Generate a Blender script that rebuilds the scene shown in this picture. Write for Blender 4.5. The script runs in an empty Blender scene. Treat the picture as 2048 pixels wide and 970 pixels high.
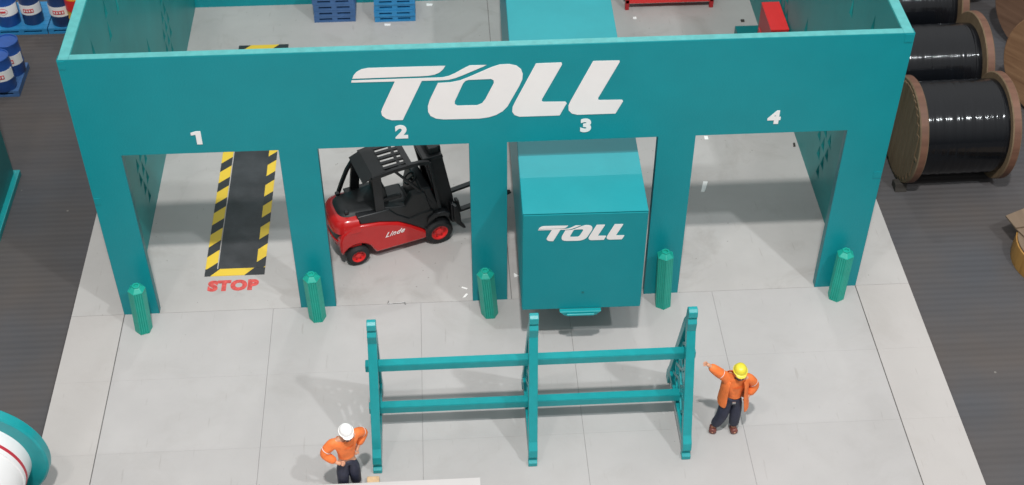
import bpy, bmesh, math, random
from mathutils import Vector, Matrix
random.seed(7)
R = math.radians
PI = math.pi
scene = bpy.context.scene
col = scene.collection

# ------------------------------------------------------------------ camera, light, exposure
cd = bpy.data.cameras.new('camera'); cam = bpy.data.objects.new('camera', cd); col.objects.link(cam)
rt = Vector((0.99830234, -0.0582167, 0.00180168)); up = Vector((0.03816339, 0.67716888, 0.7348373)); fw = Vector((0.04399984, 0.73352104, -0.67824103))
m4 = Matrix(((rt.x, up.x, -fw.x, 4.44081802), (rt.y, up.y, -fw.y, -13.37380312), (rt.z, up.z, -fw.z, 13.42068281), (0, 0, 0, 1)))
cam.matrix_world = m4
cd.sensor_width = 36.0; cd.lens = 36.0 * 2769.48 / 2048.0
cd.clip_start = 0.1; cd.clip_end = 300
cd.dof.use_dof = True; cd.dof.focus_distance = 17.5; cd.dof.aperture_fstop = 1.3
scene.camera = cam

world = bpy.data.worlds.new('World'); scene.world = world; world.use_nodes = True
wn = world.node_tree; bg = wn.nodes['Background']; bg.inputs[1].default_value = 1.0
_tc = wn.nodes.new('ShaderNodeTexCoord'); _sp = wn.nodes.new('ShaderNodeSeparateXYZ'); wn.links.new(_tc.outputs['Generated'], _sp.inputs[0])
_rp = wn.nodes.new('ShaderNodeValToRGB'); wn.links.new(_sp.outputs['Z'], _rp.inputs[0])   # dim hall walls below, pale ceiling above
_rp.color_ramp.elements[0].position = 0.0; _rp.color_ramp.elements[0].color = (0.085, 0.085, 0.085, 1)
_rp.color_ramp.elements[1].position = 0.85; _rp.color_ramp.elements[1].color = (0.70, 0.70, 0.70, 1)
wn.links.new(_rp.outputs[0], bg.inputs[0])

def lamp(name, direction, dist, sx, sy, power, colour=(1, 1, 1), target=(5, 0, 0)):
    d = Vector(direction).normalized(); t = Vector(target)
    L = bpy.data.lights.new(name, 'AREA'); L.shape = 'RECTANGLE'; L.size = sx; L.size_y = sy; L.energy = power; L.color = colour
    o = bpy.data.objects.new(name, L); col.objects.link(o)
    o.location = t + d * dist
    z = d; x = Vector((1, 0, 0)); y = z.cross(x).normalized(); x = y.cross(z).normalized()
    o.matrix_world = Matrix(((x.x, y.x, z.x, o.location.x), (x.y, y.y, z.y, o.location.y), (x.z, y.z, z.z, o.location.z), (0, 0, 0, 1)))
    return o
lamp('ceiling_lamp_main', (-0.02, -0.45, 1), 34, 1.1, 0.9, 6900, (1, 0.98, 0.955))
lamp('ceiling_lamp_right', (0.447, -0.53, 1), 34, 0.8, 0.8, 2900, (0.93, 0.98, 1.0))
lamp('ceiling_lamp_left', (-0.27, -0.46, 1), 34, 1.6, 1.2, 1050, (1, 0.97, 0.94))
lamp('ceiling_lamp_rear', (0.1, 0.82, 1), 36, 2.0, 0.4, 1100, (1, 1, 1))

scene.view_settings.view_transform = 'Standard'; scene.view_settings.look = 'None'
scene.view_settings.exposure = 0.0; scene.view_settings.gamma = 1.0
scene.render.engine = 'CYCLES'
scene.render.resolution_x = 1024; scene.render.resolution_y = 485

# ------------------------------------------------------------------ materials
def lin(c):
    return tuple(((v / 255) / 12.92 if v / 255 <= 0.04045 else ((v / 255 + 0.055) / 1.055) ** 2.4) for v in c)
MATS = {}
def mat(name, colour, rough=0.5, metal=0.0, var=0.06, vscale=3.0, bump=0.0, bscale=60.0, bdist=0.01, spec=0.5, coat=0.0, speck=None, stretch=(1, 1, 1), trans=0):
    m = bpy.data.materials.new(name); m.use_nodes = True; nt = m.node_tree; N = nt.nodes; L = nt.links
    b = N['Principled BSDF']; b.inputs['Roughness'].default_value = rough; b.inputs['Metallic'].default_value = metal
    b.inputs['Specular IOR Level'].default_value = spec; b.inputs['Coat Weight'].default_value = coat
    tc = N.new('ShaderNodeTexCoord'); mp = N.new('ShaderNodeMapping'); mp.inputs['Scale'].default_value = stretch
    geo = N.new('ShaderNodeNewGeometry')
    L.new(geo.outputs['Position'], mp.inputs[0])
    n = N.new('ShaderNodeTexNoise'); n.inputs['Scale'].default_value = vscale; n.inputs['Detail'].default_value = 6; n.inputs['Roughness'].default_value = 0.6
    L.new(mp.outputs[0], n.inputs['Vector'])
    rp = N.new('ShaderNodeValToRGB'); rp.color_ramp.elements[0].position = 0.3; rp.color_ramp.elements[1].position = 0.7
    c = colour
    rp.color_ramp.elements[0].color = (*[max(0, v * (1 - var)) for v in c], 1); rp.color_ramp.elements[1].color = (*[min(1, v * (1 + var)) for v in c], 1)
    L.new(n.outputs['Fac'], rp.inputs[0]); out = rp.outputs[0]
    if speck:
        s = N.new('ShaderNodeTexVoronoi'); s.inputs['Scale'].default_value = speck[0]; L.new(geo.outputs['Position'], s.inputs['Vector'])
        n2 = N.new('ShaderNodeTexNoise'); n2.inputs['Scale'].default_value = 1.3; L.new(geo.outputs['Position'], n2.inputs['Vector'])
        th = N.new('ShaderNodeMath'); th.operation = 'MULTIPLY'; L.new(n2.outputs['Fac'], th.inputs[0]); th.inputs[1].default_value = speck[1]
        lt = N.new('ShaderNodeMath'); lt.operation = 'LESS_THAN'; L.new(s.outputs['Distance'], lt.inputs[0]); L.new(th.outputs[0], lt.inputs[1])
        f = N.new('ShaderNodeMath'); f.operation = 'MULTIPLY'; L.new(lt.outputs[0], f.inputs[0]); f.inputs[1].default_value = 0.6
        mx = N.new('ShaderNodeMix'); mx.data_type = 'RGBA'; L.new(f.outputs[0], mx.inputs[0]); L.new(out, mx.inputs[6]); mx.inputs[7].default_value = (*speck[2], 1); out = mx.outputs[2]
    if name.startswith('slab'):
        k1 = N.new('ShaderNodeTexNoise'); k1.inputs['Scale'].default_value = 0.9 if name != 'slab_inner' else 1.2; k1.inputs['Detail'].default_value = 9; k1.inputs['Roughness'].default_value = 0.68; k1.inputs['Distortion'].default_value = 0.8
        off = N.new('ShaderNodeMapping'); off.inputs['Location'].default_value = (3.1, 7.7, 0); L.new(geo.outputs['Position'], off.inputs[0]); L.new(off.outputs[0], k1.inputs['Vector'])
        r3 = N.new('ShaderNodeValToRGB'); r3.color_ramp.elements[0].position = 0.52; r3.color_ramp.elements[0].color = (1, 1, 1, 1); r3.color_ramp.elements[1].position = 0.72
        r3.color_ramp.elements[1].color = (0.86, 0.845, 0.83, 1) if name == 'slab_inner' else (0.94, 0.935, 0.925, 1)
        L.new(k1.outputs['Fac'], r3.inputs[0]); m3 = N.new('ShaderNodeMix'); m3.data_type = 'RGBA'; m3.blend_type = 'MULTIPLY'; m3.inputs[0].default_value = 1
        L.new(out, m3.inputs[6]); L.new(r3.outputs[0], m3.inputs[7]); out = m3.outputs[2]
        k2 = N.new('ShaderNodeTexNoise'); k2.inputs['Scale'].default_value = 2.0; k2.inputs['Detail'].default_value = 4; mp2 = N.new('ShaderNodeMapping'); mp2.inputs['Scale'].default_value = (9, 1.1, 1); mp2.inputs['Rotation'].default_value = (0, 0, 1.1)
        L.new(geo.outputs['Position'], mp2.inputs[0]); L.new(mp2.outputs[0], k2.inputs['Vector'])
        r4 = N.new('ShaderNodeValToRGB'); r4.color_ramp.elements[0].position = 0.66; r4.color_ramp.elements[0].color = (1, 1, 1, 1); r4.color_ramp.elements[1].position = 0.74; r4.color_ramp.elements[1].color = (0.88, 0.87, 0.86, 1)
        L.new(k2.outputs['Fac'], r4.inputs[0]); m4_ = N.new('ShaderNodeMix'); m4_.data_type = 'RGBA'; m4_.blend_type = 'MULTIPLY'; m4_.inputs[0].default_value = 1
        L.new(out, m4_.inputs[6]); L.new(r4.outputs[0], m4_.inputs[7]); out = m4_.outputs[2]
    L.new(out, b.inputs['Base Color'])
    if bump > 0:
        bn = N.new('ShaderNodeTexNoise'); bn.inputs['Scale'].default_value = bscale; bn.inputs['Detail'].default_value = 3; L.new(mp.outputs[0], bn.inputs['Vector'])
        bp = N.new('ShaderNodeBump'); bp.inputs['Strength'].default_value = bump; bp.inputs['Distance'].default_value = bdist
        L.new(bn.outputs['Fac'], bp.inputs['Height']); L.new(bp.outputs[0], b.inputs['Normal'])
    MATS[name] = m
    return m

TEAL = (0.003, 0.262, 0.300)
mat('teal_paint', TEAL, 0.38, spec=0.35, speck=(2.2, 0.016, (0.004, 0.10, 0.12)), var=0.05, vscale=1.2, bump=0.35, bscale=38, bdist=0.006)
mat('teal_container', TEAL, 0.42, spec=0.4, var=0.04, vscale=1.5, bump=0.25, bscale=45, bdist=0.005)
mat('teal_roof_lit', (0.016, 0.300, 0.340), 0.45, var=0.05, vscale=1.6, bump=0.2, bscale=45, bdist=0.004)  # paler TEAL for the container top: overhead light put into the colour
mat('teal_plastic', (0.008, 0.29, 0.31), 0.33, var=0.07, vscale=8, bump=0.2, bscale=60, bdist=0.004)
mat('green_plastic', (0.010, 0.36, 0.275), 0.4, var=0.08, vscale=9, bump=0.15, bscale=70, bdist=0.004)
mat('teal_edge_sheen', (0.085, 0.37, 0.37), 0.45, var=0.12, vscale=10, bump=0.1)  # washed-out TEAL: sheen along the wall tops painted in
mat('teal_inner', (0.018, 0.275, 0.275), 0.42, spec=0.3, var=0.12, vscale=1.1, bump=0.2, bscale=30, bdist=0.005)
mat('dark_teal', (0.008, 0.17, 0.18), 0.4, var=0.1, vscale=2)
mat('white_vinyl', (0.90, 0.855, 0.835), 0.5, var=0.02)
mat('white_paint', (0.90, 0.885, 0.87), 0.4, var=0.02)
mat('slab_grey', (0.438, 0.422, 0.414), 0.55, var=0.055, vscale=0.9, bump=0.08, bscale=90, bdist=0.004, spec=0.25, speck=(5, 0.05, (0.2, 0.19, 0.18)))
mat('slab_warm', (0.458, 0.434, 0.418), 0.6, var=0.04, vscale=0.8, bump=0.08, bscale=90, bdist=0.004, spec=0.25, speck=(4, 0.035, (0.2, 0.19, 0.18)))
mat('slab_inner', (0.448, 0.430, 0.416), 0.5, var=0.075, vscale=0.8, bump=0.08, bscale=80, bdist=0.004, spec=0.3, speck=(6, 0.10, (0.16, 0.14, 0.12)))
mat('joint_dark', (0.20, 0.195, 0.19), 0.9)
mat('black_mat', (0.045, 0.046, 0.050), 0.42, var=0.35, vscale=2.5, bump=0.2)
mat('red_letter', (0.60, 0.085, 0.075), 0.7, var=0.35, vscale=18)
mat('red_paint', (0.52, 0.012, 0.012), 0.22, var=0.06, vscale=4, coat=0.4)
mat('red_bright', (0.72, 0.03, 0.03), 0.35, var=0.05)
mat('red_dark', (0.42, 0.015, 0.02), 0.4, var=0.1)
mat('black_plastic', (0.016, 0.017, 0.019), 0.42, var=0.2, vscale=9, bump=0.1)
mat('black_grey', (0.028, 0.029, 0.030), 0.5, var=0.15, vscale=6)
mat('tyre_rubber', (0.014, 0.014, 0.015), 0.7, var=0.2, vscale=12, bump=0.2)
mat('blue_dark', (0.055, 0.135, 0.31), 0.45, var=0.12, vscale=6)
mat('blue_light', (0.03, 0.24, 0.50), 0.42, var=0.1, vscale=6)
mat('barrel_blue', (0.02, 0.085, 0.33), 0.3, var=0.12, vscale=5)
mat('barrel_navy', (0.02, 0.05, 0.16), 0.35, var=0.12, vscale=5)
mat('yellow_paint', (0.8, 0.45, 0.03), 0.4)
mat('hat_yellow', (0.78, 0.66, 0.05), 0.35, var=0.04)
mat('orange_cloth', (0.86, 0.20, 0.045), 0.65, var=0.16, vscale=14, bump=0.25, bscale=22, bdist=0.02)
mat('orange_shirt', (0.80, 0.22, 0.07), 0.65, var=0.12, vscale=16, bump=0.2, bscale=24, bdist=0.02)
mat('navy_cloth', (0.022, 0.025, 0.048), 0.6, var=0.3, vscale=16, bump=0.25, bscale=24, bdist=0.02)
mat('boot_brown', (0.17, 0.05, 0.04), 0.4, var=0.15, vscale=14)
mat('skin', (0.66, 0.33, 0.20), 0.5, var=0.08, vscale=20)
mat('hair', (0.09, 0.06, 0.045), 0.7, var=0.2, vscale=30)
mat('eye_dark', (0.02, 0.02, 0.02), 0.3)
mat('lip', (0.42, 0.13, 0.10), 0.5)
mat('card_white', (0.56, 0.535, 0.525), 0.6, var=0.02)
mat('beige_wood', (0.62, 0.42, 0.24), 0.6, var=0.15, vscale=20)
mat('metal_grey', (0.35, 0.35, 0.35), 0.35, metal=0.8)
mat('scrap_white', (0.95, 0.94, 0.92), 0.4)
mat('debris_dark', (0.04, 0.035, 0.03), 0.8)
mat('red_print', (0.65, 0.05, 0.06), 0.5, var=0.2, vscale=25)
mat('red_line', (0.50, 0.03, 0.05), 0.4)
mat('white_wrap', (0.80, 0.79, 0.79), 0.25, var=0.02, bump=0.1, bscale=6)
mat('wrap_black', (0.005, 0.006, 0.008), 0.12, var=0.2, vscale=6, bump=0.8, bscale=3.0, bdist=0.010, spec=0.5, stretch=(9.0, 0.35, 0.35))

def wood(name, c1, c2, axis=0, scale=9.0, rough=0.6, groove=0.0):
    m = bpy.data.materials.new(name); m.use_nodes = True; nt = m.node_tree; N = nt.nodes; L = nt.links
    b = N['Principled BSDF']; b.inputs['Roughness'].default_value = rough
    tc = N.new('ShaderNodeTexCoord'); mp = N.new('ShaderNodeMapping'); L.new(tc.outputs['Object'], mp.inputs[0])
    mp.inputs['Scale'].default_value = [(0.6, 6, 6), (6, 0.6, 6), (6, 6, 0.6)][axis]
    n = N.new('ShaderNodeTexNoise'); n.inputs['Scale'].default_value = scale / 6; n.inputs['Detail'].default_value = 8; n.inputs['Distortion'].default_value = 0.6
    L.new(mp.outputs[0], n.inputs['Vector'])
    rp = N.new('ShaderNodeValToRGB'); rp.color_ramp.elements[0].position = 0.32; rp.color_ramp.elements[1].position = 0.68
    rp.color_ramp.elements[0].color = (*c1, 1); rp.color_ramp.elements[1].color = (*c2, 1)
    L.new(n.outputs['Fac'], rp.inputs[0]); L.new(rp.outputs[0], b.inputs['Base Color'])
    bp = N.new('ShaderNodeBump'); bp.inputs['Strength'].default_value = 0.3; bp.inputs['Distance'].default_value = 0.01
    L.new(n.outputs['Fac'], bp.inputs['Height']); L.new(bp.outputs[0], b.inputs['Normal'])
    MATS[name] = m
wood('flange_wood', (0.16, 0.105, 0.06), (0.24, 0.165, 0.10), 2)
wood('flange_edge', (0.12, 0.056, 0.034), (0.18, 0.086, 0.054), 0)
wood('spool_wood', (0.22, 0.12, 0.065), (0.34, 0.20, 0.11), 1)
wood('spool_wood_dark', (0.15, 0.085, 0.055), (0.22, 0.13, 0.085), 1)
wood('tan_board', (0.15, 0.105, 0.07), (0.21, 0.15, 0.10), 1)
wood('amber_wood', (0.34, 0.17, 0.04), (0.50, 0.27, 0.07), 2)

def ground_mat():
    m = bpy.data.materials.new('ribbed_mat'); m.use_nodes = True; nt = m.node_tree; N = nt.nodes; L = nt.links
    b = N['Principled BSDF']; b.inputs['Roughness'].default_value = 0.75; b.inputs['Specular IOR Level'].default_value = 0.2
    geo = N.new('ShaderNodeNewGeometry')
    n = N.new('ShaderNodeTexNoise'); n.inputs['Scale'].default_value = 0.55; n.inputs['Detail'].default_value = 5; L.new(geo.outputs['Position'], n.inputs['Vector'])
    rp = N.new('ShaderNodeValToRGB'); rp.color_ramp.elements[0].position = 0.35; rp.color_ramp.elements[1].position = 0.68
    rp.color_ramp.elements[0].color = (0.078, 0.080, 0.088, 1); rp.color_ramp.elements[1].color = (0.098, 0.086, 0.081, 1)
    L.new(n.outputs['Fac'], rp.inputs[0])
    mp = N.new('ShaderNodeMapping'); mp.inputs['Scale'].default_value = (0.25, 3.2, 1); L.new(geo.outputs['Position'], mp.inputs[0])
    n2 = N.new('ShaderNodeTexNoise'); n2.inputs['Scale'].default_value = 1.6; n2.inputs['Detail'].default_value = 4; L.new(mp.outputs[0], n2.inputs['Vector'])
    r2 = N.new('ShaderNodeValToRGB'); r2.color_ramp.elements[0].color = (0.86, 0.86, 0.86, 1); r2.color_ramp.elements[1].color = (1.1, 1.1, 1.1, 1)
    L.new(n2.outputs['Fac'], r2.inputs[0])
    mx = N.new('ShaderNodeMix'); mx.data_type = 'RGBA'; mx.blend_type = 'MULTIPLY'; mx.inputs[0].default_value = 1; L.new(rp.outputs[0], mx.inputs[6]); L.new(r2.outputs[0], mx.inputs[7])
    v = N.new('ShaderNodeTexVoronoi'); v.inputs['Scale'].default_value = 2.2; L.new(geo.outputs['Position'], v.inputs['Vector'])
    lt = N.new('ShaderNodeMath'); lt.operation = 'LESS_THAN'; L.new(v.outputs['Distance'], lt.inputs[0]); lt.inputs[1].default_value = 0.035
    f = N.new('ShaderNodeMath'); f.operation = 'MULTIPLY'; L.new(lt.outputs[0], f.inputs[0]); f.inputs[1].default_value = 0.45
    m2 = N.new('ShaderNodeMix'); m2.data_type = 'RGBA'; L.new(f.outputs[0], m2.inputs[0]); L.new(mx.outputs[2], m2.inputs[6]); m2.inputs[7].default_value = (0.35, 0.33, 0.3, 1)
    L.new(m2.outputs[2], b.inputs['Base Color'])
    sx = N.new('ShaderNodeSeparateXYZ'); L.new(geo.outputs['Position'], sx.inputs[0])
    s = N.new('ShaderNodeMath'); s.operation = 'MULTIPLY'; s.inputs[1].default_value = 2 * PI / 0.105; L.new(sx.outputs['Y'], s.inputs[0])
    sn = N.new('ShaderNodeMath'); sn.operation = 'SINE'; L.new(s.outputs[0], sn.inputs[0])
    bp = N.new('ShaderNodeBump'); bp.inputs['Strength'].default_value = 0.22; bp.inputs['Distance'].default_value = 0.01
    L.new(sn.outputs[0], bp.inputs['Height']); L.new(bp.outputs[0], b.inputs['Normal'])
    MATS['ribbed_mat'] = m
ground_mat()

def tape_mat(name, axis, slope, period, phase, duty=0.56):
    m = bpy.data.materials.new(name); m.use_nodes = True; nt = m.node_tree; N = nt.nodes; L = nt.links
    b = N['Principled BSDF']; b.inputs['Roughness'].default_value = 0.45
    geo = N.new('ShaderNodeNewGeometry'); sx = N.new('ShaderNodeSeparateXYZ'); L.new(geo.outputs['Position'], sx.inputs[0])
    a, c = ('Y', 'X') if axis == 'y' else ('X', 'Y')
    k = N.new('ShaderNodeMath'); k.operation = 'MULTIPLY_ADD'; L.new(sx.outputs[c], k.inputs[0]); k.inputs[1].default_value = slope; L.new(sx.outputs[a], k.inputs[2])
    ad = N.new('ShaderNodeMath'); ad.operation = 'ADD'; L.new(k.outputs[0], ad.inputs[0]); ad.inputs[1].default_value = phase
    dv = N.new('ShaderNodeMath'); dv.operation = 'DIVIDE'; L.new(ad.outputs[0], dv.inputs[0]); dv.inputs[1].default_value = period
    fr = N.new('ShaderNodeMath'); fr.operation = 'FRACT'; L.new(dv.outputs[0], fr.inputs[0])
    lt = N.new('ShaderNodeMath'); lt.operation = 'LESS_THAN'; L.new(fr.outputs[0], lt.inputs[0]); lt.inputs[1].default_value = duty
    mx = N.new('ShaderNodeMix'); mx.data_type = 'RGBA'; L.new(lt.outputs[0], mx.inputs[0]); mx.inputs[6].default_value = (0.035, 0.037, 0.04, 1); mx.inputs[7].default_value = (0.80, 0.55, 0.05, 1)
    L.new(mx.outputs[2], b.inputs['Base Color']); MATS[name] = m
tape_mat('hazard_tape_left', 'y', -0.95, 0.47, 0.62)
tape_mat('hazard_tape_right', 'y', -0.95, 0.47, 1.16)
tape_mat('hazard_tape_end', 'x', -0.9, 0.86, -0.47, 0.55)
tape_mat('hazard_tape_far', 'x', -0.9, 0.86, 4.45, 0.55)

# ------------------------------------------------------------------ helpers
def link(name, me, m=None, parent=None, smooth=False):
    o = bpy.data.objects.new(name, me); col.objects.link(o)
    if m is not None and len(me.materials) == 0: me.materials.append(MATS[m])
    if parent is not None: o.parent = parent
    if smooth:
        for p in me.polygons: p.use_smooth = True
    return o
def tag(o, label=None, cat=None, group=None, kind=None):
    if label: o['label'] = label
    if cat: o['category'] = cat
    if group: o['group'] = group
    if kind: o['kind'] = kind
    return o
def thing(name, loc, label, cat, group=None, rz=0):
    o = bpy.data.objects.new(name, None); col.objects.link(o); o.location = loc; o.rotation_euler = (0, 0, rz); o.empty_display_size = 0.1
    return tag(o, label, cat, group)
class MB:
    def __init__(s): s.bm = bmesh.new()
    def box(s, x0, x1, y0, y1, z0, z1, bev=0.0, mtx=None):
        g = bmesh.ops.create_cube(s.bm, size=1.0)['verts']
        for v in g: v.co = Vector(((x0 + x1) / 2 + v.co.x * (x1 - x0), (y0 + y1) / 2 + v.co.y * (y1 - y0), (z0 + z1) / 2 + v.co.z * (z1 - z0)))
        if bev:
            es = list({e for v in g for e in v.link_edges}); r = bmesh.ops.bevel(s.bm, geom=es, offset=bev, segments=2, affect='EDGES')
            g = list({v for f in r['faces'] for v in f.verts} | {v for v in g if v.is_valid})
        if mtx is not None:
            for v in g: v.co = mtx @ v.co
        return s
    def tube(s, p0, p1, r0, r1=None, seg=16, caps=True):
        r1 = r0 if r1 is None else r1; p0 = Vector(p0); p1 = Vector(p1); d = (p1 - p0)
        q = Vector((0, 0, 1)).rotation_difference(d.normalized()).to_matrix()
        a = [s.bm.verts.new(p0 + q @ Vector((r0 * math.cos(2 * PI * i / seg), r0 * math.sin(2 * PI * i / seg), 0))) for i in range(seg)]
        b = [s.bm.verts.new(p1 + q @ Vector((r1 * math.cos(2 * PI * i / seg), r1 * math.sin(2 * PI * i / seg), 0))) for i in range(seg)]
        for i in range(seg): s.bm.faces.new((a[i], a[(i + 1) % seg], b[(i + 1) % seg], b[i]))
        if caps: s.bm.faces.new(a[::-1]); s.bm.faces.new(b)
        return s
    def bar(s, p0, p1, w, t, upv=(0, 0, 1)):
        """rectangular bar between two points, w across, t along upv"""
        p0 = Vector(p0); p1 = Vector(p1); d = (p1 - p0).normalized(); u = Vector(upv); x = d.cross(u).normalized(); u = x.cross(d).normalized()
        vs = []
        for p in (p0, p1):
            for a, b in ((-1, -1), (1, -1), (1, 1), (-1, 1)): vs.append(s.bm.verts.new(p + x * (a * w / 2) + u * (b * t / 2)))
        F = s.bm.faces.new
        F((vs[0], vs[1], vs[2], vs[3])); F((vs[7], vs[6], vs[5], vs[4]))
        for i in range(4): F((vs[i], vs[i + 4], vs[(i + 1) % 4 + 4], vs[(i + 1) % 4]))
        return s
    def lathe(s, prof, seg=32, mtx=None, closed=False):
        rings = []
        for r, z in prof:
            if r < 1e-6: rings.append([s.bm.verts.new((0, 0, z))])
            else: rings.append([s.bm.verts.new((r * math.cos(2 * PI * i / seg), r * math.sin(2 * PI * i / seg), z)) for i in range(seg)])
        pairs = list(zip(rings[:-1], rings[1:]))
        if closed: pairs.append((rings[-1], rings[0]))
        for a, b in pairs:
            for i in range(seg):
                j = (i + 1) % seg
                if len(a) == 1 and len(b) == 1: continue
                if len(a) == 1: s.bm.faces.new((a[0], b[j], b[i]))
                elif len(b) == 1: s.bm.faces.new((a[i], a[j], b[0]))
                else: s.bm.faces.new((a[i], a[j], b[j], b[i]))
        if mtx is not None:
            for rg in rings:
                for v in rg: v.co = mtx @ v.co
        return s
    def prism(s, pts, f0, f1, bev=0):
        """pts 2D outline; f0/f1 map a 2D point to 3D for the two faces"""
        a = [s.bm.verts.new(f0(p)) for p in pts]; b = [s.bm.verts.new(f1(p)) for p in pts]; n = len(pts)
        fs = [s.bm.faces.new(a[::-1]), s.bm.faces.new(b)]
        for i in range(n): fs.append(s.bm.faces.new((a[i], a[(i + 1) % n], b[(i + 1) % n], b[i])))
        return s
    def build(s, name, m, parent=None, smooth=None, bevel=0):
        bmesh.ops.recalc_face_normals(s.bm, faces=s.bm.faces[:])
        me = bpy.data.meshes.new(name); s.bm.to_mesh(me); s.bm.free()
        o = link(name, me, m, parent)
        if bevel:
            md = o.modifiers.new('bevel', 'BEVEL'); md.width = bevel; md.segments = 2; md.limit_method = 'ANGLE'; md.angle_limit = R(40)
        if smooth:
            for p in me.polygons: p.use_smooth = True
            try: me.set_sharp_from_angle(angle=R(smooth))
            except Exception: pass
        return o
def curve_mesh(name, loops, thick, mp, bev=0.0):
    """flat outline(s) with holes, given thickness; mp maps (a,b,c)->xyz"""
    cu = bpy.data.curves.new(name, 'CURVE'); cu.dimensions = '2D'; cu.fill_mode = 'BOTH'; cu.extrude = thick / 2 - bev; cu.bevel_depth = bev; cu.bevel_resolution = 1
    for lp in loops:
        sp = cu.splines.new('POLY'); sp.points.add(len(lp) - 1); sp.use_cyclic_u = True
        for i, (a, b) in enumerate(lp): sp.points[i].co = (a, b, 0, 1)
    ob = bpy.data.objects.new(name, cu); col.objects.link(ob)
    dg = bpy.context.evaluated_depsgraph_get(); me = bpy.data.meshes.new_from_object(ob.evaluated_get(dg))
    bpy.data.objects.remove(ob); bpy.data.curves.remove(cu)
    for v in me.vertices: v.co = Vector(mp(v.co.x, v.co.y, v.co.z))
    bm = bmesh.new(); bm.from_mesh(me); bmesh.ops.remove_doubles(bm, verts=bm.verts[:], dist=1e-5); bmesh.ops.recalc_face_normals(bm, faces=bm.faces[:]); bm.to_mesh(me); bm.free()
    me.name = name
    return me
def text_mesh(name, body, size, bold, thick, mp, sx=1.0, shear=0.0):
    cu = bpy.data.curves.new(name, 'FONT'); cu.body = body; cu.size = size; cu.offset = bold; cu.extrude = thick / 2; cu.shear = shear; cu.space_character = 1.0 + (0.12 if len(body) > 1 and bold else 0)
    cu.align_x = 'CENTER'; cu.align_y = 'CENTER'; cu.resolution_u = 4
    ob = bpy.data.objects.new(name, cu); col.objects.link(ob)
    dg = bpy.context.evaluated_depsgraph_get(); me = bpy.data.meshes.new_from_object(ob.evaluated_get(dg))
    bpy.data.objects.remove(ob); bpy.data.curves.remove(cu)
    xs = [v.co.x for v in me.vertices]; ys = [v.co.y for v in me.vertices]; cx = (min(xs) + max(xs)) / 2; cy = (min(ys) + max(ys)) / 2
    for v in me.vertices: v.co = Vector(mp((v.co.x - cx) * sx, v.co.y - cy, v.co.z))
    bm = bmesh.new(); bm.from_mesh(me); bmesh.ops.recalc_face_normals(bm, faces=bm.faces[:]); bm.to_mesh(me); bm.free()
    me.name = name
    return me
def copy_tree(o, parent=None):
    c = o.copy(); col.objects.link(c); c.parent = parent
    if parent is not None: c.matrix_parent_inverse = o.matrix_parent_inverse.copy()
    for ch in list(o.children): copy_tree(ch, c)
    return c
def rounded(pts, r=0.05, n=4):
    """round the corners of a closed 2D outline"""
    out = []; N = len(pts)
    for i in range(N):
        p = Vector(pts[i]); a = Vector(pts[i - 1]) - p; b = Vector(pts[(i + 1) % N]) - p
        rr = min(r, a.length * 0.45, b.length * 0.45); A = p + a.normalized() * rr; B = p + b.normalized() * rr
        for k in range(n + 1):
            t = k / n; q = A * (1 - t) ** 2 + p * 2 * t * (1 - t) + B * t * t; out.append((q.x, q.y))
    return out

# ------------------------------------------------------------------ ground and floor
g = MB(); g.box(-30, 40, -20, 40, -0.2, -0.075); tag(g.build('ground', 'ribbed_mat'), 'dark grey ribbed rubber matting around the pale slab floor', kind='structure')
fb = MB(); fb.box(-0.706, 10.746, -9.0, 8.9, -0.075, -0.02); floor = tag(fb.build('floor', 'joint_dark'), 'pale grey slab floor under and in front of the teal bay', kind='structure')
def slab(x0, x1, y0, y1, m):
    s = MB(); s.box(x0, x1, y0, y1, -0.02, 0.0); s.build('floor_slab', m, floor)
xsj = [-0.71, 0, 2, 4, 6, 8, 10, 10.75]
ysj = [-9, -7.2, -6, -4.8, -3.6, -2.4, -1.2, 0]
for i in range(7):
    big = 0.010; gl = 0.0 if i == 0 else (0.007 if i in (1, 6) else 0.0017); gr = 0.0 if i == 6 else (0.007 if i in (0, 5) else 0.0017)
    edge = i in (0, 6)
    for j in range(len(ysj) - 1):
        slab(xsj[i] + gl, xsj[i + 1] - gr, ysj[j] + 0.0005, ysj[j + 1] - 0.0005, 'slab_warm' if edge else 'slab_grey')
slab(-0.71, 5.235, 0.004, 8.9, 'slab_inner'); slab(5.245, 10.75, 0.004, 8.9, 'slab_inner')

# ------------------------------------------------------------------ loading bay building
H = 4.16; Ho = 2.746
bay = thing('loading_bay', (5, 0, 0), 'open topped teal loading bay with four numbered doorways and big white lettering', 'building')
bay.location = (0, 0, 0)
op = [(0.465, 2.38), (2.845, 4.715), (5.175, 7.06), (7.52, 9.435)]
comb = [(0, 0), (op[0][0], 0), (op[0][0], Ho), (op[0][1], Ho), (op[0][1], 0), (op[1][0], 0), (op[1][0], Ho), (op[1][1], Ho), (op[1][1], 0), (op[2][0], 0), (op[2][0], Ho),
        (op[2][1], Ho), (op[2][1], 0), (op[3][0], 0), (op[3][0], Ho), (op[3][1], Ho), (op[3][1], 0), (10.0, 0), (10.0, H), (0, H)]
me = curve_mesh('front_wall', [comb], 0.11, lambda a, b, c: (a, 0.055 - c, b), bev=0.006)
link('front_wall', me, 'teal_paint', bay)
def sheen_strip(x0, x1, y0, y1):
    t = MB(); t.box(x0, x1, y0, y1, H + 0.004, H + 0.011); t.build('top_edge_sheen', 'teal_edge_sheen', bay)  # thin added strip that carries the painted sheen
sheen_strip(0.131, 9.869, 0.008, 0.104); sheen_strip(0.008, 0.128, 0.008, 7.58); sheen_strip(9.872, 9.992, 0.008, 7.58)
def tri(cy, cz, s=0.16, h=0.2, flip=1): return [(cy - s / 2, cz - flip * h / 2), (cy + s / 2, cz - flip * h / 2), (cy, cz + flip * h / 2)]
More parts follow.
